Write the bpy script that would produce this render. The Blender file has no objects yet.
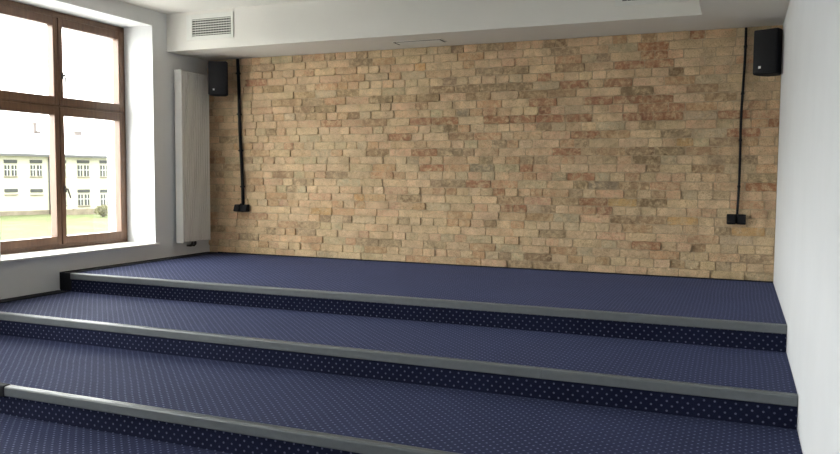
import bpy, bmesh, math, random
from mathutils import Vector, Matrix
random.seed(7)
SC = bpy.context.scene
COL = SC.collection

# ---------------------------------------------------------------- measures (metres)
W = 5.859            # room width, left wall at x = 0
HS = 2.159           # lowered ceiling above the top tier
HC = 2.544           # raised ceiling
H = 0.1585           # riser
D3, D2, D1 = 2.104, 3.126, 4.130
FLOOR = -3 * H
FRONT = -10.6        # wall behind the camera
DF = 0.671           # depth of the lowered strip along the brick wall
XC = 5.254           # where the lowered strip along the right wall begins

# ---------------------------------------------------------------- materials
def mat(name):
    m = bpy.data.materials.new(name); m.use_nodes = True
    nt = m.node_tree
    return m, nt, nt.nodes['Principled BSDF']

def N(nt, t, **kw):
    n = nt.nodes.new(t)
    for k, v in kw.items():
        if hasattr(n, k): setattr(n, k, v)
    return n

def math_node(nt, op, a, b=None, c=None):
    n = nt.nodes.new('ShaderNodeMath'); n.operation = op
    for i, v in enumerate((a, b, c)):
        if v is None: continue
        if isinstance(v, (int, float)): n.inputs[i].default_value = v
        else: nt.links.new(v, n.inputs[i])
    return n.outputs[0]

def mixc(nt, fac, a, b, blend='MIX'):
    n = nt.nodes.new('ShaderNodeMix'); n.data_type = 'RGBA'; n.blend_type = blend
    for sock, v in ((n.inputs[0], fac), (n.inputs[6], a), (n.inputs[7], b)):
        if isinstance(v, (int, float)): sock.default_value = v
        elif isinstance(v, tuple): sock.default_value = (*v, 1) if len(v) == 3 else v
        else: nt.links.new(v, sock)
    return n.outputs[2]

def noise(nt, vec, scale, detail=3, rough=.55):
    n = nt.nodes.new('ShaderNodeTexNoise')
    n.inputs['Scale'].default_value = scale; n.inputs['Detail'].default_value = detail
    n.inputs['Roughness'].default_value = rough
    if vec is not None: nt.links.new(vec, n.inputs['Vector'])
    return n.outputs['Fac']

def ramp(nt, fac, stops):
    n = nt.nodes.new('ShaderNodeValToRGB')
    e = n.color_ramp.elements
    while len(e) < len(stops): e.new(.5)
    for i, (p, c) in enumerate(stops):
        e[i].position = p; e[i].color = (*c, 1) if len(c) == 3 else c
    nt.links.new(fac, n.inputs[0])
    return n.outputs[0]

def bump(nt, bsdf, h, strength=.3, dist=.005):
    b = nt.nodes.new('ShaderNodeBump'); b.inputs['Strength'].default_value = strength
    b.inputs['Distance'].default_value = dist
    nt.links.new(h, b.inputs['Height']); nt.links.new(b.outputs[0], bsdf.inputs['Normal'])

def coords(nt):
    return nt.nodes.new('ShaderNodeTexCoord').outputs['Object']

def plain(name, col, rough=.6, var=.06, scale=6, metal=0., bstr=.08, bscale=60, spec=.5):
    m, nt, b = mat(name)
    v = coords(nt)
    n = noise(nt, v, scale, 4)
    lo = tuple(c * (1 - var) for c in col); hi = tuple(min(1, c * (1 + var)) for c in col)
    c = ramp(nt, n, [(.3, lo), (.7, hi)])
    nt.links.new(c, b.inputs['Base Color'])
    b.inputs['Roughness'].default_value = rough; b.inputs['Metallic'].default_value = metal
    b.inputs['Specular IOR Level'].default_value = spec
    if bstr: bump(nt, b, noise(nt, v, bscale, 3), bstr, .003)
    return m

M = {}
M['plaster'] = plain('white wall paint', (.765, .785, .81), .75, .02, 2.5, bstr=.12, bscale=35, spec=.3)
M['left_plaster'] = plain('white wall paint, window side', (.74, .75, .75), .8, .02, 2.5, bstr=.12, bscale=35, spec=.2)
M['ceiling'] = plain('white ceiling paint', (.80, .78, .73), .85, .015, 2, bstr=.05, spec=.2)
M['sill'] = plain('white lacquered sill', (.82, .81, .78), .35, .02, 4, bstr=0)
M['radiator'] = plain('white enamel', (.74, .73, .70), .4, .015, 3, bstr=0)
M['vent_white'] = plain('white vent enamel', (.78, .78, .74), .5, .02, 9, bstr=0)
M['vent_grey'] = plain('grey vent blade', (.42, .43, .40), .5, .05, 20, bstr=0)
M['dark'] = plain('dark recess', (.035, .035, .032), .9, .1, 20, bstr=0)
M['black_plastic'] = plain('black plastic', (.008, .008, .010), .6, .15, 40, bstr=.1, bscale=200, spec=.25)
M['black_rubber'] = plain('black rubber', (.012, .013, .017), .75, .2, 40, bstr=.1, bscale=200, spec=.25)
M['speaker_body'] = plain('black speaker shell', (.007, .007, .011), .7, .1, 40, bstr=.15, bscale=300, spec=.2)
M['logo'] = plain('silver emblem', (.80, .80, .80), .35, .02, 40, bstr=0)
M['handle'] = plain('dark bronze handle', (.10, .09, .085), .4, .1, 30, metal=.6, bstr=0)
M['nosing'] = plain('grey ribbed nosing', (.150, .165, .172), .34, .07, 25, bstr=.15, bscale=120)
M['facade'] = plain('pale yellow render', (.40, .385, .29), .9, .05, .6, bstr=0, spec=.1)
M['roof'] = plain('pale grey roof sheets', (.52, .52, .53), .6, .06, .5, bstr=0, spec=.3)
M['eave'] = plain('dark gutter', (.07, .07, .065), .6, .1, 1, bstr=0)
M['facade_glass'] = plain('grey house window', (.055, .058, .052), .6, .15, 1, bstr=0, spec=.2)
M['facade_white'] = plain('white house window frame', (.40, .40, .37), .6, .03, 1, bstr=0)
M['far_chimney'] = plain('weathered chimney brick', (.13, .11, .10), .9, .1, 3, bstr=0)
M['garden_wall'] = plain('brownish garden wall', (.17, .145, .105), .9, .25, 1.2, bstr=0, spec=.1)
M['bush'] = plain('olive bush leaves', (.12, .115, .06), .8, .35, 3, bstr=0, spec=.1)

def ribbed_front(name, col):
    return plain(name, col, .45, .015, 3, bstr=0)

# wood of the window
m, nt, b = mat('brown stained pine')
v = coords(nt)
mp = N(nt, 'ShaderNodeMapping'); nt.links.new(v, mp.inputs[0]); mp.inputs['Scale'].default_value = (30, 30, 3)
c = ramp(nt, noise(nt, mp.outputs[0], 1.4, 5), [(.25, (.100, .050, .029)), (.75, (.170, .088, .048))])
nt.links.new(c, b.inputs['Base Color']); b.inputs['Roughness'].default_value = .38
M['wood'] = m

# carpet: navy with a diagonal lattice of pale dots
def carpet_mat():
    m, nt, b = mat('navy carpet with pale dots')
    v = coords(nt)
    s = N(nt, 'ShaderNodeSeparateXYZ'); nt.links.new(v, s.inputs[0])
    t = math_node(nt, 'ADD', s.outputs[1], s.outputs[2])
    wob = math_node(nt, 'MULTIPLY', math_node(nt, 'SUBTRACT', noise(nt, v, 1.6, 2), .5), .03)
    x = math_node(nt, 'ADD', s.outputs[0], wob)
    P = .0354
    a = math_node(nt, 'DIVIDE', math_node(nt, 'MULTIPLY', math_node(nt, 'ADD', x, t), .70711), P)
    c = math_node(nt, 'DIVIDE', math_node(nt, 'MULTIPLY', math_node(nt, 'SUBTRACT', x, t), .70711), P)
    fa = math_node(nt, 'SUBTRACT', math_node(nt, 'FRACT', a), .5)
    fc = math_node(nt, 'SUBTRACT', math_node(nt, 'FRACT', c), .5)
    d = math_node(nt, 'SQRT', math_node(nt, 'ADD', math_node(nt, 'MULTIPLY', fa, fa), math_node(nt, 'MULTIPLY', fc, fc)))
    mr = N(nt, 'ShaderNodeMapRange'); mr.interpolation_type = 'SMOOTHSTEP'
    nt.links.new(d, mr.inputs[0])
    mr.inputs[1].default_value = .10; mr.inputs[2].default_value = .20
    mr.inputs[3].default_value = 1; mr.inputs[4].default_value = 0
    fib = noise(nt, v, 260, 2)
    big = noise(nt, v, 2.2, 4, .6)
    base = ramp(nt, fib, [(.3, (.0085, .0105, .026)), (.7, (.016, .0192, .045))])
    base = mixc(nt, 1, base, ramp(nt, big, [(.3, (.74, .74, .76)), (.7, (1.12, 1.12, 1.14))]), 'MULTIPLY')
    dotc = ramp(nt, noise(nt, v, 90, 2), [(.3, (.088, .096, .16)), (.7, (.155, .168, .255))])
    col = mixc(nt, mr.outputs[0], base, dotc)
    nt.links.new(col, b.inputs['Base Color'])
    b.inputs['Roughness'].default_value = .8
    b.inputs['Specular IOR Level'].default_value = .06
    b.inputs['Specular Tint'].default_value = (.62, .68, 1, 1)
    b.inputs['Sheen Weight'].default_value = .135
    b.inputs['Sheen Roughness'].default_value = .45
    b.inputs['Sheen Tint'].default_value = (.42, .50, .96, 1)
    bump(nt, b, fib, .35, .004)
    return m
M['carpet'] = carpet_mat()

# bricks: each brick carries its own colour
m, nt, b = mat('old bare bricks')
v = coords(nt)
at = N(nt, 'ShaderNodeAttribute'); at.attribute_name = 'brick_colour'
n1 = noise(nt, v, 26, 5, .65)
n2 = noise(nt, v, 7, 4, .6)
n3 = noise(nt, v, 110, 3, .6)
c = mixc(nt, ramp(nt, n1, [(.43, (0, 0, 0)), (.64, (.85, .85, .85))]), at.outputs['Color'], (.57, .435, .285))
c = mixc(nt, 1, c, ramp(nt, n2, [(.3, (.91, .885, .83)), (.66, (1.30, 1.285, 1.21))]), 'MULTIPLY')
c = mixc(nt, 1, c, ramp(nt, n3, [(.30, (.68, .65, .61)), (.46, (1, 1, 1)), (.72, (1.14, 1.13, 1.12))]), 'MULTIPLY')
nt.links.new(c, b.inputs['Base Color'])
b.inputs['Roughness'].default_value = .95; b.inputs['Specular IOR Level'].default_value = .12
bump(nt, b, math_node(nt, 'ADD', n1, math_node(nt, 'MULTIPLY', n3, .5)), .75, .012)
M['brick'] = m
m, nt, b = mat('lime mortar')
v = coords(nt)
c = ramp(nt, noise(nt, v, 18, 5), [(.3, (.43, .32, .205)), (.7, (.60, .465, .31))])
nt.links.new(c, b.inputs['Base Color']); b.inputs['Roughness'].default_value = .95
b.inputs['Specular IOR Level'].default_value = .1
bump(nt, b, noise(nt, v, 80, 4), .6, .01)
M['mortar'] = m

# lawn
m, nt, b = mat('short lawn')
v = coords(nt)
c = ramp(nt, noise(nt, v, .35, 5, .65), [(.3, (.064, .072, .036)), (.5, (.078, .094, .042)), (.72, (.105, .112, .062))])
c = mixc(nt, ramp(nt, noise(nt, v, .9, 3), [(.56, (0, 0, 0)), (.68, (1, 1, 1))]), c, (.105, .095, .055))
nt.links.new(c, b.inputs['Base Color']); b.inputs['Roughness'].default_value = 1
b.inputs['Specular IOR Level'].default_value = .05
M['lawn'] = m

# clear pane
m = bpy.data.materials.new('window glass'); m.use_nodes = True
nt = m.node_tree; nt.nodes.remove(nt.nodes['Principled BSDF'])
out = nt.nodes['Material Output']
fr = N(nt, 'ShaderNodeFresnel'); fr.inputs[0].default_value = 1.45
tr = N(nt, 'ShaderNodeBsdfTransparent'); tr.inputs[0].default_value = (.95, .96, .95, 1)
gl = N(nt, 'ShaderNodeBsdfGlossy'); gl.inputs['Roughness'].default_value = .01
mx = N(nt, 'ShaderNodeMixShader')
ge = N(nt, 'ShaderNodeNewGeometry')
fac = math_node(nt, 'MULTIPLY', fr.outputs[0], math_node(nt, 'SUBTRACT', 1.0, ge.outputs['Backfacing']))
nt.links.new(fac, mx.inputs[0]); nt.links.new(tr.outputs[0], mx.inputs[1]); nt.links.new(gl.outputs[0], mx.inputs[2])
nt.links.new(mx.outputs[0], out.inputs[0])
M['glass'] = m

# ---------------------------------------------------------------- mesh helpers
def add_box(bm, x0, x1, y0, y1, z0, z1, bev=0, seg=2, mi=0):
    co = [(x, y, z) for x in (x0, x1) for y in (y0, y1) for z in (z0, z1)]
    vs = [bm.verts.new(c) for c in co]
    fs = [bm.faces.new([vs[i] for i in f]) for f in
          ((0, 1, 3, 2), (4, 6, 7, 5), (0, 4, 5, 1), (2, 3, 7, 6), (0, 2, 6, 4), (1, 5, 7, 3))]
    for f in fs: f.material_index = mi
    if bev:
        es = list({e for f in fs for e in f.edges})
        r = bmesh.ops.bevel(bm, geom=es, offset=bev, segments=seg, affect='EDGES', profile=.5)
        for f in r['faces']: f.material_index = mi
    return vs

def add_tube(bm, pts, r, n=12, cap=True, flat=1.0):
    pts = [Vector(p) for p in pts]
    rings = []
    for i, p in enumerate(pts):
        d = (pts[min(i + 1, len(pts) - 1)] - pts[max(i - 1, 0)]).normalized()
        ref = Vector((0, 1, 0)) if abs(d.y) < .9 else Vector((1, 0, 0))
        u = d.cross(ref).normalized(); w = u.cross(d)
        rr = r[i] if isinstance(r, (list, tuple)) else r
        rings.append([bm.verts.new(p + rr * (math.cos(2 * math.pi * k / n) * u + flat * math.sin(2 * math.pi * k / n) * w)) for k in range(n)])
    for a, b_ in zip(rings, rings[1:]):
        for k in range(n):
            f = bm.faces.new((a[k], a[(k + 1) % n], b_[(k + 1) % n], b_[k])); f.smooth = True
    if cap:
        bm.faces.new(rings[0]); bm.faces.new(rings[-1])

def add_prism(bm, poly, z0, z1, bev=0):
    lo = [bm.verts.new((x, y, z0)) for x, y in poly]
    hi = [bm.verts.new((x, y, z1)) for x, y in poly]
    n = len(poly)
    fs = [bm.faces.new(lo[::-1]), bm.faces.new(hi)]
    for i in range(n):
        fs.append(bm.faces.new((lo[i], lo[(i + 1) % n], hi[(i + 1) % n], hi[i])))
    if bev:
        bmesh.ops.bevel(bm, geom=list({e for f in fs for e in f.edges}), offset=bev, segments=2, affect='EDGES')

def add_profile_x(bm, prof, x0, x1):
    """extrude a (y, z) profile along x"""
    a = [bm.verts.new((x0, y, z)) for y, z in prof]
    b_ = [bm.verts.new((x1, y, z)) for y, z in prof]
    n = len(prof)
    bm.faces.new(a); bm.faces.new(b_[::-1])
    for i in range(n):
        bm.faces.new((a[i], b_[i], b_[(i + 1) % n], a[(i + 1) % n]))

def obj(name, bm, mats, parent=None, smooth=False):
    bmesh.ops.recalc_face_normals(bm, faces=bm.faces)
    me = bpy.data.meshes.new(name); bm.to_mesh(me); bm.free()
    for mm in (mats if isinstance(mats, (list, tuple)) else [mats]): me.materials.append(mm)
    o = bpy.data.objects.new(name, me); COL.objects.link(o)
    if parent: o.parent = parent
    if smooth:
        for p in me.polygons: p.use_smooth = True
    return o

def thing(name, label, cat, loc=(0, 0, 0), group=None, rotz=0):
    o = bpy.data.objects.new(name, None); COL.objects.link(o)
    o.empty_display_size = .1
    o.location = loc; o.rotation_euler = (0, 0, rotz)
    o['label'] = label; o['category'] = cat
    if group: o['group'] = group
    return o

def tag(o, label, cat, group=None):
    o['label'] = label; o['category'] = cat
    if group: o['group'] = group
    return o

def struct(name, bm, mats, parent=None):
    o = obj(name, bm, mats, parent)
    if parent is None: o['kind'] = 'structure'
    return o

def shift(bm, v):
    bmesh.ops.translate(bm, vec=Vector(v), verts=bm.verts)

def B(): return bmesh.new()

# ---------------------------------------------------------------- room shell
bm = B(); add_box(bm, 0, W, FRONT, 0, FLOOR - .15, FLOOR)
struct('floor', bm, M['carpet'])

# raised ceiling, and the lowered L along brick wall and right wall
bm = B(); add_box(bm, -.55, W + .2, FRONT - .2, .25, HC, HC + .2)
struct('ceiling', bm, M['ceiling'])
bm = B()
add_prism(bm, [(0, -DF), (XC, -DF), (XC, FRONT), (W, FRONT), (W, 0), (0, 0)], HS, HC - .0005)
struct('trim_1', bm, M['ceiling'])

bm = B(); add_box(bm, W, W + .2, FRONT - .2, .25, FLOOR - .15, HC)
struct('wall_right', bm, M['plaster'])
bm = B(); add_box(bm, -.55, W, FRONT - .2, FRONT, FLOOR - .15, HC)
struct('wall_front', bm, M['plaster'])

# left wall: one seen window opening, two unseen ones added for daylight
YW = [(-2.69, -.885), (-5.49, -3.685), (-8.29, -6.485)]
SILL, HEAD = .150, 2.390
bm = B()
ZB = FLOOR - .15
def wall_layer(x0, x1, openings, z0, z1):
    ys = [FRONT] + [y for o_ in sorted(openings) for y in o_] + [.25]
    for i in range(0, len(ys), 2):
        add_box(bm, x0, x1, ys[i], ys[i + 1], ZB, HC)
    for a, c in openings:
        add_box(bm, x0, x1, a, c, ZB, z0)
        add_box(bm, x0, x1, a, c, z1, HC)
wall_layer(-.44, 0, YW, SILL - .005, HEAD)
wall_layer(-.55, -.44, [(a + .085, c - .08) for a, c in YW], SILL + .08, HEAD - .06)
struct('wall_left', bm, M['left_plaster'])

# ---------------------------------------------------------------- brick wall
OVR = [(float(a), float(b_), k) for a, b_, k in (t.split() for t in "0.72 1.9 R;0.75 1.84 B;0.89 1.67 B;1.23 1.59 D;1.6 1.59 D;1.36 1.75 B;1.63 1.41 R;1.3 1.5 B;0.82 1.34 D;0.6 1.59 P;1.86 1.75 D;1.86 1.5 D;2.05 1.67 D;2.17 1.66 B;2.7 1.74 D;2.99 1.75 D;2.71 1.65 D;3.05 1.5 G;2.54 1.58 B;2.17 1.4 B;2.7 1.41 R;2.96 1.41 R;2.96 1.32 D;2.29 1.25 R;3.12 1.24 B;3.47 1.75 D;3.27 1.67 B;2.59 1.93 O;3.47 1.4 R;2.7 1.14 R;2.16 1.15 D;3.85 2.16 D;4.05 2.15 D;4.65 1.92 R;4.81 2.0 R;3.69 1.92 D;3.87 1.83 R;4.06 1.91 B;3.52 1.75 D;4.18 1.75 R;4.47 1.75 R;4.76 1.69 D;3.91 1.58 R;4.44 1.59 R;4.66 1.59 R;3.82 1.5 R;4.88 1.51 R;4.79 1.4 R;4.0 1.41 R;4.26 1.42 R;3.47 1.41 R;4.77 1.33 B;4.27 1.27 R;3.93 1.67 B;3.76 1.68 B;4.95 2.01 R;4.84 2.0 R;4.78 2.12 B;5.14 2.09 R;4.91 1.94 R;4.97 1.84 D;5.2 1.68 B;4.74 1.59 R;4.85 1.44 R;4.85 1.51 R;5.47 1.58 B;5.71 1.42 P;5.79 1.33 R;5.59 1.43 R;1.1 0.85 B;1.45 0.85 P;1.57 0.62 P;1.57 0.48 O;1.75 0.2 P;0.95 0.59 P;1.2 1.68 B;2.73 1.0 R;3.33 1.0 G;2.32 0.92 P;2.38 0.76 P;2.81 0.77 P;3.1 0.85 R;3.43 0.75 R;1.92 0.68 O;2.43 0.69 D;3.34 0.44 B;1.95 0.28 P;3.48 0.61 R;3.28 0.6 P;2.98 0.25 P;2.38 0.61 P;4.12 1.15 R;4.56 1.08 B;4.8 1.16 D;3.73 0.99 R;4.09 0.92 R;4.8 1.0 D;4.51 0.84 G;4.27 0.79 D;4.78 0.83 B;3.55 0.67 B;4.25 0.68 R;4.43 0.66 O;4.11 0.67 B;3.97 0.67 P;4.43 0.59 R;4.66 0.68 B;4.79 0.68 D;3.56 0.59 R;3.7 0.51 B;4.66 0.52 D;4.88 0.27 R;3.93 0.1 D;4.39 0.34 P;5.46 1.25 R;5.05 1.18 O;5.09 1.09 D;5.36 1.09 B;4.78 1.01 D;5.18 1.0 B;4.92 0.68 B;5.19 0.6 P;5.39 0.59 P;5.17 0.51 O;4.92 0.51 B;5.21 0.27 B;5.06 0.1 B;5.54 0.44 O;5.69 0.78 R;5.7 0.57 P".split(';'))]
PAL = {'R': (.34, .175, .105), 'B': (.36, .245, .150), 'D': (.28, .195, .12), 'P': (.52, .335, .225),
       'O': (.52, .325, .165), 'G': (.27, .215, .155)}
def brick_wall():
    bm = B()
    lay = bm.loops.layers.float_color.new('brick_colour')
    rnd = random.Random(21)
    vs = [bm.verts.new(c) for c in ((0, -.002, 0), (W, -.002, 0), (W, -.002, HS), (0, -.002, HS))]
    f = bm.faces.new(vs[::-1]); f.material_index = 1
    # wall body
    add_box(bm, 0, W, .002, .25, ZB, HC, mi=1)
    NC = 28
    ch = HS / NC
    bricks = []
    for i in range(NC):
        z0, z1 = i * ch, (i + 1) * ch
        header = (i % 2 == 1) if rnd.random() < .75 else rnd.random() < .45
        x = -rnd.uniform(0, .2)
        while x < W:
            if header: L = rnd.choice([.125, .13, .13, .135, .135, .26] )
            else: L = rnd.choice([.255, .26, .265, .27, .27, .255, .13])
            L += rnd.uniform(-.012, .012)
            a, c = max(x, 0), min(x + L, W)
            if c - a > .02: bricks.append([a, c, z0, z1, None])
            x += L
    for ox, oz, k in OVR:
        best = min(bricks, key=lambda q: max(0, abs(ox - (q[0] + q[1]) / 2) - (q[1] - q[0]) / 2 + .02) + 2.2 * abs(oz - (q[2] + q[3]) / 2) + (.3 if q[4] else 0))
        best[4] = k
    for a, c, z0, z1, k in bricks:
        g = rnd.uniform(.0022, .0048)
        x0, x1, y0, y1 = a + g, c - g, z0 + rnd.uniform(.0014, .0044), z1 - rnd.uniform(.0014, .0044)
        p = rnd.choice([.006, .008, .009, .010, .011, .012, .013, .016, .021])
        tilt = rnd.uniform(-.004, .004)
        t = rnd.random()
        if k:
            col = PAL[k]
        elif t < .46: col = (.585, .44, .29)
        elif t < .72: col = (.57, .395, .26)
        elif t < .82: col = (.48, .39, .265)
        elif t < .93: col = (.47, .30, .185)
        else: col = (.34, .25, .165)
        s = rnd.uniform(.9, 1.1)
        col = tuple(min(1, q * s * rnd.uniform(.97, 1.03)) for q in col)
        nx = 6 if c - a > .18 else 4
        nz = 4
        grid = []
        jz = [rnd.uniform(-.003, .003) for _ in range(4)]
        for r in range(nz + 1):
            row = []
            for q in range(nx + 1):
                u, w_ = q / nx, r / nz
                xx = x0 + (x1 - x0) * u; zz = y0 + (y1 - y0) * w_
                edge = q in (0, nx) or r in (0, nz)
                corner = q in (0, nx) and r in (0, nz)
                y = -(p + tilt * (u - .5) * 2) + rnd.uniform(-.0012, .0012)
                if corner:
                    y += .0018; xx += (.003 if q == 0 else -.004) + rnd.uniform(-.002, .002)
                    zz += (.002 if r == 0 else -.002)
                elif edge:
                    y += .0012; xx += rnd.uniform(-.002, .002); zz += rnd.uniform(-.0022, .0022)
                    if rnd.random() < .06: y += .003
                row.append(bm.verts.new((xx, min(y, -.0023), zz)))
            grid.append(row)
        fs = []
        for r in range(nz):
            for q in range(nx):
                f = bm.faces.new((grid[r][q], grid[r][q + 1], grid[r + 1][q + 1], grid[r + 1][q])); f.smooth = True
                fs.append(f)
        ring = [grid[0][q] for q in range(nx + 1)] + [grid[r][nx] for r in range(1, nz + 1)] + \
               [grid[nz][q] for q in range(nx - 1, -1, -1)] + [grid[r][0] for r in range(nz - 1, 0, -1)]
        ring = [bm.verts.new(vv.co) for vv in ring]     # own edge so the face stays flat and crisp
        back = [bm.verts.new((vv.co.x, .001, vv.co.z)) for vv in ring]
        for q in range(len(ring)):
            j = (q + 1) % len(ring)
            fs.append(bm.faces.new((ring[j], ring[q], back[q], back[j])))
        for f in fs:
            f.material_index = 0
            for l in f.loops: l[lay] = (*col, 1)
    me = bpy.data.meshes.new('wall_back'); bm.to_mesh(me); bm.free()
    me.materials.append(M['brick']); me.materials.append(M['mortar'])
    o = bpy.data.objects.new('wall_back', me); COL.objects.link(o)
    o['kind'] = 'structure'
brick_wall()

# ---------------------------------------------------------------- windows (structure, in the left wall)
def build_window(idx, dy):
    root = bpy.data.objects.new('window_%d' % idx, None); COL.objects.link(root)
    root['kind'] = 'structure'
    root.location = (-.36, -1.79 + dy, SILL)
    def part(name, bm, mm, par=None):
        shift(bm, (.36, 1.79, -SILL))
        return obj(name, bm, mm, par or root)
    y0, y1, z0, z1 = -2.69, -.888, .166, 2.388
    ml, mr_ = -1.80, -1.69
    t0, t1 = 1.425, 1.600
    xb, xf = -.44, -.366
    bm = B()
    add_box(bm, xb, xf, y0, y0 + .055, z0, z1, .004)
    add_box(bm, xb, xf, y1 - .045, y1, z0, z1, .004)
    add_box(bm, xb, xf, y0 + .05, y1 - .04, z0, z0 + .05, .004)
    add_box(bm, xb, xf, y0 + .05, y1 - .04, z1 - .062, z1, .004)
    add_box(bm, xb, xf, (ml + mr_) / 2 - .03, (ml + mr_) / 2 + .03, z0 + .04, z1 - .05, .004)
    add_box(bm, xb, xf + .001, y0 + .05, y1 - .04, (t0 + t1) / 2 - .035, (t0 + t1) / 2 + .035, .004)
    part('window_frame', bm, M['wood'])
    cm, ct = (ml + mr_) / 2, (t0 + t1) / 2
    for (a, c) in ((y0 + .045, cm - .006), (cm + .006, y1 - .038)):
        for (lo, hi) in ((z0 + .043, ct - .008), (ct + .008, z1 - .055)):
            gl, gr = (y0 + .11, ml) if a < -2 else (mr_, -.985)
            gb, gt = (.287, t0) if lo < 1 else (t1, 2.254)
            s = B()
            add_box(s, -.432, -.352, a, gl, lo, hi, .005)
            add_box(s, -.432, -.352, gr, c, lo, hi, .005)
            add_box(s, -.432, -.353, gl - .001, gr + .001, lo, gb, .005)
            add_box(s, -.432, -.353, gl - .001, gr + .001, gt, hi, .005)
            so = part('sash', s, M['wood'])
            g = B(); add_box(g, -.424, -.420, gl - .004, gr + .004, gb - .004, gt + .004)
            shift(g, (.36, 1.79, -SILL))
            obj('pane', g, M['glass'], so)
    for zc, lean in ((.735, .034), (1.80, .004)):
        h = B()
        yh = -1.702
        add_box(h, -.352, -.344, yh - .013, yh + .013, zc - .032, zc + .032, .003)
        add_tube(h, [(-.346, yh, zc), (-.318, yh, zc)], .008, 10)
        add_tube(h, [(-.318, yh - .002, zc + .008), (-.316, yh + lean * .35, zc - .03), (-.316, yh + lean, zc - .088)], [.0085, .008, .0065], 10)
        ho = part('window_handle', h, M['handle'])
        ho['label'] = 'dark metal handle'
    s = B(); add_box(s, -.361, .035, -2.735, -.852, SILL - .0, SILL + .0215, .004)
    part('window_sill', s, M['sill'])['label'] = 'white window sill'
for i, (a, c) in enumerate(YW):  # all after the first are unseen, put in to let more daylight in
    build_window(i + 1, c - YW[0][1])

# ---------------------------------------------------------------- carpeted tiers
def nosing_bm(x0, x1, yf, zt):
    bm = B()
    # ribbed tread strip, rounded nose and a 5 cm lip
    p = [(yf + .034, zt + .0005), (yf + .034, zt + .0035), (yf - .004, zt + .0045), (yf - .009, zt + .002), (yf - .0115, zt - .004),
         (yf - .0115, zt - .046), (yf - .009, zt - .049), (yf, zt - .049), (yf + .0005, zt + .0005)]
    add_profile_x(bm, p, x0, x1)
    for k in range(4):
        yy = yf + .004 + k * .007
        add_box(bm, x0, x1, yy, yy + .003, zt + .003, zt + .0055)
    return bm

def tier(name_label, depth, ztop, xs, strip, back):
    t = thing('carpeted_tier', name_label, 'platform step', (W / 2, -depth / 2, FLOOR), 'carpeted platform tiers')
    off = Vector(t.location)
    def part(name, bm, mm):
        o = obj(name, bm, mm, t)
        o.matrix_parent_inverse = Matrix.Translation(-off)
        return o
    bm = B(); add_box(bm, 0.002, W - .002, -depth, back, FLOOR + .001, ztop)
    part('carpet', bm, M['carpet'])
    for x0, x1 in xs:
        part('nosing', nosing_bm(x0, x1, -depth, ztop), M['nosing'])['label'] = 'grey nosing strip'
    if strip:
        bm = B()
        add_box(bm, .002, .135, -depth - .006, back - .012, ztop, ztop + .006, .002)
        add_box(bm, .002, .135, -depth - .007, -depth, ztop - H + .008, ztop + .005, .002)
        part('edge_strip', bm, M['black_rubber'])['label'] = 'black edging along the wall'
    return t, part

t3, part = tier('topmost navy dotted carpet tier, lying against the brick wall', D3, 0, [(.135, W - .003)], True, -.0255)
bm = B(); add_box(bm, .135, W - .003, -.034, -.0245, 0, .011)  # black strip stands in for the shaded gap under the bricks
part('gap_shade_strip', bm, M['black_rubber'])['label'] = 'thin dark strip painted as gap shade under the bricks'
t2, part = tier('middle navy dotted carpet tier, its grey nosing jointed right of centre', D2, -H, [(.135, 4.606), (4.608, W - .003)], True, -D3 - .0125)
t1, part = tier('lowest navy dotted carpet tier, nearest the viewer, nosing ending in a black cap', D1, -2 * H, [(1.80, W - .003)], False, -D2 - .0125)
bm = B()
add_box(bm, 1.70, 1.80, -D1 - .016, -D1 + .036, -2 * H - .056, -2 * H + .010, .008, 3)
part('end_cap', bm, M['black_rubber'])['label'] = 'black rounded end cap'

# ---------------------------------------------------------------- radiator
rad = thing('radiator', 'tall white vertical radiator on the left wall between window and bricks', 'radiator', (0, -.36, .150))
def rpart(name, bm, mm, par=rad):
    if par is rad: shift(bm, (0, .36, -.150))
    return obj(name, bm, mm, par)
RY0, RY1, RZ0, RZ1 = -.600, -.140, .150, 1.980
bm = B()
# fluted front plate: alternating flat ribs and shallow grooves
n = 12; pitch = (RY1 - RY0 - .012) / n
prof = [(.100, RY0 + .006)]
for k in range(n):
    a = RY0 + .006 + k * pitch
    prof += [(.100, a), (.122, a + .006), (.122, a + pitch - .012), (.115, a + pitch - .006), (.115, a + pitch - .001)]
prof += [(.100, RY1 - .006)]
add_prism(bm, prof, RZ0 + .012, RZ1 - .012)
rpart('front_plate', bm, M['radiator'])
bm = B(); add_box(bm, .035, .100, RY0 + .012, RY1 - .012, RZ0 + .02, RZ1 - .02, .004)
rpart('heating_panel', bm, M['radiator'])
for a in (RY0, RY1 - .008):
    bm = B(); add_box(bm, .030, .121, a, a + .008, RZ0, RZ1, .003); rpart('side_panel', bm, M['radiator'])
bm = B(); add_box(bm, .030, .121, RY0 + .008, RY1 - .008, RZ1 - .012, RZ1 - .002, .002)
for k in range(14):
    a = RY0 + .03 + k * .029; add_box(bm, .045, .105, a, a + .012, RZ1 - .003, RZ1 + .001)
rpart('top_grille', bm, M['radiator'])
for zc in (.45, 1.65):
    bm = B(); add_box(bm, .003, .036, -.42, -.32, zc - .02, zc + .02, .003); rpart('wall_bracket', bm, M['radiator'])
for yc in (-.395, -.345):
    bm = B(); add_tube(bm, [(.075, yc, .152), (.075, yc, .118), (.060, yc, .105), (.004, yc, .105)], .010, 10)
    add_tube(bm, [(.075, yc, .145), (.075, yc, .120)], .014, 10)
    rpart('pipe_valve', bm, M['handle'])['label'] = 'dark pipe connection under the radiator'

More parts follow.
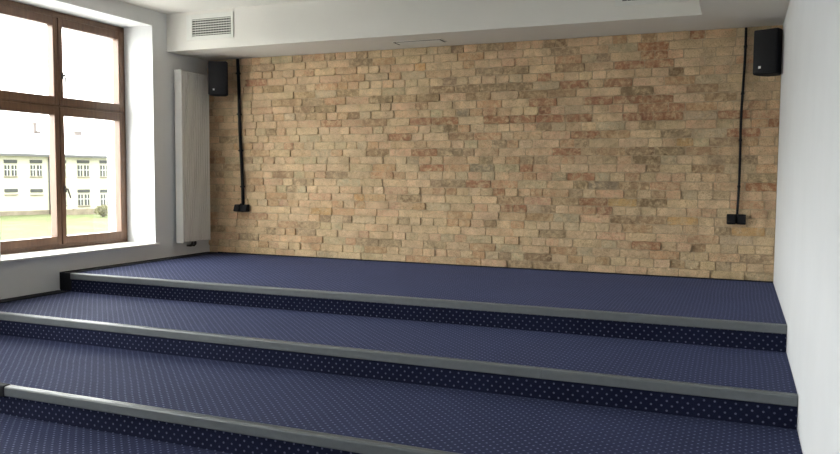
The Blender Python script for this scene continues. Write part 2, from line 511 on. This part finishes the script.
# ---------------------------------------------------------------- wall speakers
def speaker(label, x, y, z, rot):
    t = thing('wall_speaker', label, 'speaker', (x, y, z), 'wall speakers beside the bricks', rot)
    w, d, h = .098, .190, .358
    bm = B()
    add_prism(bm, [(-w, -d / 2), (w, -d / 2), (w * .98, 0), (w * .55, d / 2), (-w * .55, d / 2), (-w * .98, 0)], 0, h, .006)
    obj('cabinet', bm, M['speaker_body'], t)
    bm = B()
    prof = []
    for k in range(9):
        u = -1 + k / 4
        prof.append((u * (w - .006), -d / 2 - .004 - .010 * (1 - u * u)))
    add_prism(bm, prof + [(w - .006, -d / 2 + .001), (-w + .006, -d / 2 + .001)], .008, h - .008, .002)
    obj('grille', bm, M['black_plastic'], t)
    bm = B(); add_box(bm, -.046, -.026, -d / 2 - .0165, -d / 2 - .008, .045, .065, .002)
    obj('emblem', bm, M['logo'], t)['label'] = 'small silver emblem'
    # bracket towards the wall
    bm = B()
    inv = Matrix.Rotation(-rot, 3, 'Z')
    wall = inv @ Vector((0, -y - .012, 0))
    add_tube(bm, [(0, d / 2 - .01, h * .5), (0, d / 2 + .02, h * .5), (wall.x + (-.07 if rot > 0 else .05), wall.y, h * .5)], .010, 12)
    add_box(bm, -.04, .04, d / 2 - .004, d / 2 + .008, h * .5 - .05, h * .5 + .05, .003)
    obj('bracket', bm, M['black_plastic'], t)
speaker('black wall speaker high in the left corner, beside the radiator top', .318, -.22, 1.738, math.radians(25))
speaker('black wall speaker high in the right corner, beside the white wall', 5.763, -.205, 1.726, math.radians(-24))

# ---------------------------------------------------------------- cable conduits
def conduit(label, x0, z0, x1, z1, r, clips):
    t = thing('cable_conduit', label, 'conduit', (x0, -.016, z0), 'black conduits down the brick wall')
    bm = B()
    n = 150
    pts, rr = [], []
    for k in range(n + 1):
        u = k / n
        pts.append(((x1 - x0) * u + .004 * math.sin(u * 9), -r, (z1 - z0) * u))
        rr.append(r * (1 if k % 2 else .86))
    add_tube(bm, pts, rr, 10)
    obj('pipe', bm, M['black_plastic'], t)
    for u in clips:
        bm = B(); cx, cz = (x1 - x0) * u + .004 * math.sin(u * 9), (z1 - z0) * u
        add_box(bm, cx - r - .003, cx + r + .003, -2 * r - .002, .001, cz - .009, cz + .009, .003)
        obj('clip', bm, M['black_plastic'], t)
conduit('thick black cable conduit down the bricks beside the left speaker', .482, .560, .424, HS - .006, .0185, (.12, .37, .62, .9))
conduit('thin black cable conduit down the bricks beside the right speaker', 5.556, .575, 5.574, HS - .006, .011, (.15, .4, .65, .9))

# ---------------------------------------------------------------- power sockets
def socket(label, xc, zc, w, h, centre_pipe):
    t = thing('power_socket', label, 'socket', (xc, -.014, zc), 'black power sockets on the bricks')
    for s in (-1, 1):
        a, c = (s * w / 2, s * .006) if not centre_pipe else (s * w / 2, s * .017)
        x0, x1 = min(a, c), max(a, c)
        bm = B(); add_box(bm, x0, x1, -.045, .002, -h / 2, h / 2, .005)
        obj('box', bm, M['black_plastic'], t)
        bm = B()
        add_profile_x(bm, [(-.044, h / 2 - .006), (-.052, h / 2 - .010), (-.072, -h / 2 + .012), (-.066, -h / 2 + .004), (-.044, -h / 2 + .004)], x0 + .005, x1 - .005)
        obj('flap_cover', bm, M['black_plastic'], t)
    bm = B()
    if centre_pipe:
        add_box(bm, -.017, .017, -.040, .001, -h / 2, h / 2 + .012, .004)
    else:
        add_box(bm, -.008, .008, -.038, .001, -h / 2 + .004, h / 2 + .004, .002)
    obj('cable_entry', bm, M['black_rubber'], t)
socket('black double wall socket low on the bricks near the radiator', .470, .513, .172, .080, True)
socket('black double wall socket low on the bricks near the white wall', 5.550, .531, .152, .086, False)

# ---------------------------------------------------------------- air vents
def vent(label, x0, x1, z0, z1, fx0, fx1, fz0, fz1):
    t = thing('air_vent', label, 'vent', ((fx0 + fx1) / 2, -DF, fz0), 'air vents in the lowered ceiling edge')
    ox, oz = (fx0 + fx1) / 2, fz0
    def part(name, bm, mm):
        shift(bm, (-ox, 0, -oz)); return obj(name, bm, mm, t)
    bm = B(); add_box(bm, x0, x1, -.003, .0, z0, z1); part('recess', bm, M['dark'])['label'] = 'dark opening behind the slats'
    bm = B()
    add_box(bm, fx0, x0, -.012, 0, fz0, fz1, .003); add_box(bm, x1, fx1, -.012, 0, fz0, fz1, .003)
    add_box(bm, x0 - .001, x1 + .001, -.012, 0, fz0, z0, .003); add_box(bm, x0 - .001, x1 + .001, -.012, 0, z1, fz1, .003)
    part('frame', bm, M['vent_white'])
    bm = B(); n = 7
    p = (z1 - z0) / n
    for k in range(n):
        zc = z0 + (k + .5) * p
        add_profile_x(bm, [(-.013, zc - .005), (-.013, zc + .001), (-.005, zc + .007), (-.005, zc + .001)], x0 + .002, x1 - .002)
    part('slats', bm, M['vent_white'])
    bm = B()
    k = x0 + .035
    while k < x1 - .01:
        add_box(bm, k, k + .008, -.0055, -.002, z0, z1); k += .032
    part('rear_slats', bm, M['vent_grey'])['label'] = 'grey upright rear slats'
vent('white louvred air vent in the bulkhead over the radiator', .335, .812, 2.293, 2.464, .265, .842, 2.256, 2.512)
vent('white louvred air vent at the top edge of the bulkhead, far right', 4.640, 5.116, 2.309, 2.480, 4.585, 5.150, 2.272, 2.520)

# slot vent on the underside
t = thing('slot_vent', 'narrow white slot vent flush in the lowered ceiling above the bricks', 'vent', (2.705, -.30, HS))
bm = B(); add_box(bm, -.255, .255, -.095, .075, -.004, 0, .0015); obj('frame', bm, M['vent_white'], t)
bm = B(); add_box(bm, -.243, .243, -.083, .063, -.0055, -.003); obj('slot', bm, M['dark'], t)['label'] = 'dark slot gap'
bm = B(); add_box(bm, -.222, .228, -.070, .060, -.008, -.004, .0015); obj('cover_plate', bm, M['vent_white'], t)

# ---------------------------------------------------------------- outside
GZ = -3.1
bm = B(); add_box(bm, -260, -1.2, -120, 240, GZ - .3, GZ)
struct('ground', bm, M['lawn'])

bm = B(); add_box(bm, -26, -1.2, -45, 40, GZ - .2, GZ + .06)  # unseen pale ground, added to bounce daylight up to the ceiling
M['bounce_paving'] = plain('pale concrete paving', (.56, .55, .53), .85, .06, .8, bstr=0, spec=.2)
struct('added_bounce_yard', bm, M['bounce_paving'])
CAM = Vector((5.56498, -7.16465, .878689))
YAW = -.392715
Fh = Vector((math.sin(YAW), math.cos(YAW), 0)); Rh = Vector((math.cos(YAW), -math.sin(YAW), 0))
F_ = 768.806
def site(u, D):
    """where a sight line at column u meets depth D on the ground plan (survey of the house across the lawn)"""
    p = CAM + Fh * D + Rh * (D * (u - 420) / F_)
    return Vector((p.x, p.y, GZ))
A0, A1 = site(0, 72), site(105, 80)
dirv = (A1 - A0).normalized(); nrm = Vector((dirv.y, -dirv.x, 0))   # towards us
if nrm.dot(CAM - A0) < 0: nrm = -nrm
ang = math.atan2(dirv.y, dirv.x)
house = thing('house', 'long pale yellow two-storey house with pale roof across the lawn', 'house', A0)
house.rotation_euler = (0, 0, ang)
sgn = 1 if (Matrix.Rotation(ang, 3, 'Z') @ Vector((0, 1, 0))).dot(nrm) > 0 else -1
ev = 2.66 - GZ
L0, L1 = -16, 22
def hb(bm, x0, x1, o0, o1, z0, z1, bev=0):     # o: outwards towards us
    a, c = sorted((sgn * o0, sgn * o1)); add_box(bm, x0, x1, a, c, z0, z1, bev)
bm = B(); hb(bm, L0, L1, -10, 0, -.2, ev); obj('walls', bm, M['facade'], house)
bm = B()
rp = [(sgn * .5, ev), (sgn * .5, ev + .12), (sgn * -5, ev + 2.45), (sgn * -10.5, ev + .12), (sgn * -10.5, ev)]
add_profile_x(bm, rp, L0 - .4, L1 + .4); obj('roof', bm, M['roof'], house)
bm = B(); hb(bm, L0 - .4, L1 + .4, .45, .62, ev - .14, ev + .10); obj('gutter', bm, M['eave'], house)['label'] = 'dark gutter under the eaves'
bm = B(); hb(bm, L0, L1, .0, .06, 0, .42); obj('plinth', bm, M['garden_wall'], house)
def hx(px, o=0.):      # facade coordinate of an image column
    d0 = CAM + Fh + Rh * ((px - 420) / F_) - CAM
    # intersect the sight line with the facade line
    n_ = nrm; t_ = (A0 + nrm * o - CAM).dot(n_) / d0.dot(n_)
    return (CAM + d0 * t_ - A0).dot(dirv)
for px, hgt, wd in ((35.5, .95, .30), (38.5, .12, .60), (78.5, .25, .8)):
    xx = hx(px, -5)
    bm = B(); add_box(bm, xx - wd / 2, xx + wd / 2, sgn * -5 - .3, sgn * -5 + .3, ev + 2.0, ev + 2.45 + hgt)
    add_box(bm, xx - wd / 2 - .06, xx + wd / 2 + .06, sgn * -5 - .36, sgn * -5 + .36, ev + 2.40 + hgt, ev + 2.50 + hgt)
    obj('chimney', bm, M['far_chimney'], house)
def house_window(px0, px1, zt, zb, short):
    x0, x1 = hx(px0), hx(px1)
    bm = B(); hb(bm, x0 - .05, x1 + .05, 0, .10, zt - .32, zt)
    w = obj('window', bm, M['facade_glass'], house)
    bm = B(); hb(bm, x0 - .08, x1 + .08, 0, .14, zb - .14, zb - .06); obj('sill', bm, M['garden_wall'], w)
    if not short:
        xm = (x0 + x1) / 2
        for a, c in ((x0, xm - .10), (xm + .10, x1)):
            if c - a < .15: continue
            bm = B(); hb(bm, a, c, .0, .05, zb, zt - .52); g = obj('pane', bm, M['facade_glass'], w)
            bm = B()
            zm = zb + (zt - .52 - zb) * .58
            hb(bm, (a + c) / 2 - .035, (a + c) / 2 + .035, .05, .07, zb, zt - .52)
            hb(bm, a, c, .05, .07, zm - .04, zm + .04); obj('glazing_bars', bm, M['facade_white'], w)
zz = lambda y, D: .8787 + (174 - y) * D / F_ - GZ
for (a, c, D) in ((-47, -35.5, 70), (-21, -9, 71), (5, 17, 72.5), (31, 42, 74.5), (55, 66, 76.5), (78, 89, 78.5), (100.5, 111, 80), (122, 132, 82)):
    house_window(a, c, zz(160.4, D), zz(176.3, D), False)
    low = a > 50
    house_window(a, c, zz(189.3, D), zz(205 if low else 194.3, D), not low)
bm = B(); xx = hx(49.3); add_tube(bm, [(xx, sgn * .12, 0), (xx, sgn * .12, ev - .1)], .09, 8); obj('downpipe', bm, M['facade_glass'], house)

# garden wall and bush in front of the house
g0, g1 = site(60, 74), site(106, 77)
gd = (g1 - g0).normalized()
gw = B(); L = (g1 - g0).length
add_box(gw, 0, L + 6, -.12, .12, -.05, .50)
for k in range(9):
    add_box(gw, k * (L + 6) / 8 - .12, k * (L + 6) / 8 + .12, -.16, .16, -.05, .58)
o = obj('garden_wall', gw, M['garden_wall']); o.location = g0; o.rotation_euler = (0, 0, math.atan2(gd.y, gd.x))
tag(o, 'low brownish garden wall at the foot of the pale house', 'wall')
def bush(label, px, D, r, h, seed):
    rnd = random.Random(seed)
    t = thing('bush', label, 'bush', site(px, D), 'bushes on the lawn')
    bm = B()
    for k in range(420):
        th, u, q = rnd.uniform(0, 6.283), rnd.uniform(-1, 1), rnd.random() ** .4
        c = Vector((r * q * math.cos(th) * math.sqrt(1 - u * u), r * q * math.sin(th) * math.sqrt(1 - u * u), h * .52 + h * .48 * q * u))
        nrm_ = Vector((rnd.gauss(0, 1), rnd.gauss(0, 1), rnd.gauss(0, 1))).normalized()
        a_ = nrm_.orthogonal().normalized() * .11; b_ = nrm_.cross(a_).normalized() * .06
        vs = [bm.verts.new(c + s) for s in (-a_, b_, a_, -b_)]
        bm.faces.new(vs)
    obj('foliage', bm, M['bush'], t)
    bm = B()
    for k in range(5):
        th = k * 1.26
        add_tube(bm, [(0, 0, -.03), (r * .25 * math.cos(th), r * .25 * math.sin(th), h * .4), (r * .5 * math.cos(th), r * .5 * math.sin(th), h * .75)], [.04, .03, .012], 6)
    obj('stems', bm, M['far_chimney'], t)
bush('olive bush on the lawn behind the right-hand panes', 102.5, 71, .75, 1.15, 3)

# ---------------------------------------------------------------- daylight
w = bpy.data.worlds.new('overcast sky'); SC.world = w; w.use_nodes = True
nt = w.node_tree; bg = nt.nodes['Background']
tc = N(nt, 'ShaderNodeTexCoord'); sx = N(nt, 'ShaderNodeSeparateXYZ'); nt.links.new(tc.outputs['Generated'], sx.inputs[0])
mr = N(nt, 'ShaderNodeMapRange'); nt.links.new(sx.outputs[0], mr.inputs[0])
mr.inputs[1].default_value = .75; mr.inputs[2].default_value = -.55; mr.inputs[3].default_value = 0; mr.inputs[4].default_value = 1
c = mixc(nt, mr.outputs[0], (.34, .35, .37), (1.0, 1.0, .985))
nt.links.new(c, bg.inputs[0]); bg.inputs[1].default_value = 1.0
for i, (a, c_) in enumerate(YW):
    l = bpy.data.lights.new('daylight_portal', 'AREA'); l.shape = 'RECTANGLE'
    l.size = 2.2; l.size_y = c_ - a - .1; l.cycles.is_portal = True
    o = bpy.data.objects.new('daylight_portal', l); COL.objects.link(o)
    o.location = (-.57, (a + c_) / 2, (SILL + HEAD) / 2)
    o.rotation_euler = (0, -math.pi / 2, 0)

# ---------------------------------------------------------------- camera
cam = bpy.data.cameras.new('camera'); co = bpy.data.objects.new('camera', cam); COL.objects.link(co)
cam.sensor_width = 36; cam.lens = F_ * 36 / 840; cam.clip_start = .05; cam.clip_end = 600
r_ = Vector((.92366634, .38312897, .00725811)); u_ = Vector((-.03185303, .05788995, .99781468)); f_ = Vector((-.38187154, .92187903, -.06567482))
mw = Matrix((( r_.x, u_.x, -f_.x, CAM.x), (r_.y, u_.y, -f_.y, CAM.y), (r_.z, u_.z, -f_.z, CAM.z), (0, 0, 0, 1)))
co.matrix_world = mw
SC.camera = co

SC.view_settings.view_transform = 'Standard'; SC.view_settings.look = 'None'
SC.view_settings.gamma = 1; SC.view_settings.use_curve_mapping = False
SC.view_settings.exposure = 4.34
SC.cycles.max_bounces = 14; SC.cycles.diffuse_bounces = 10; SC.cycles.transparent_max_bounces = 16
SC.cycles.sample_clamp_indirect = 0
SC.cycles.use_denoising = True
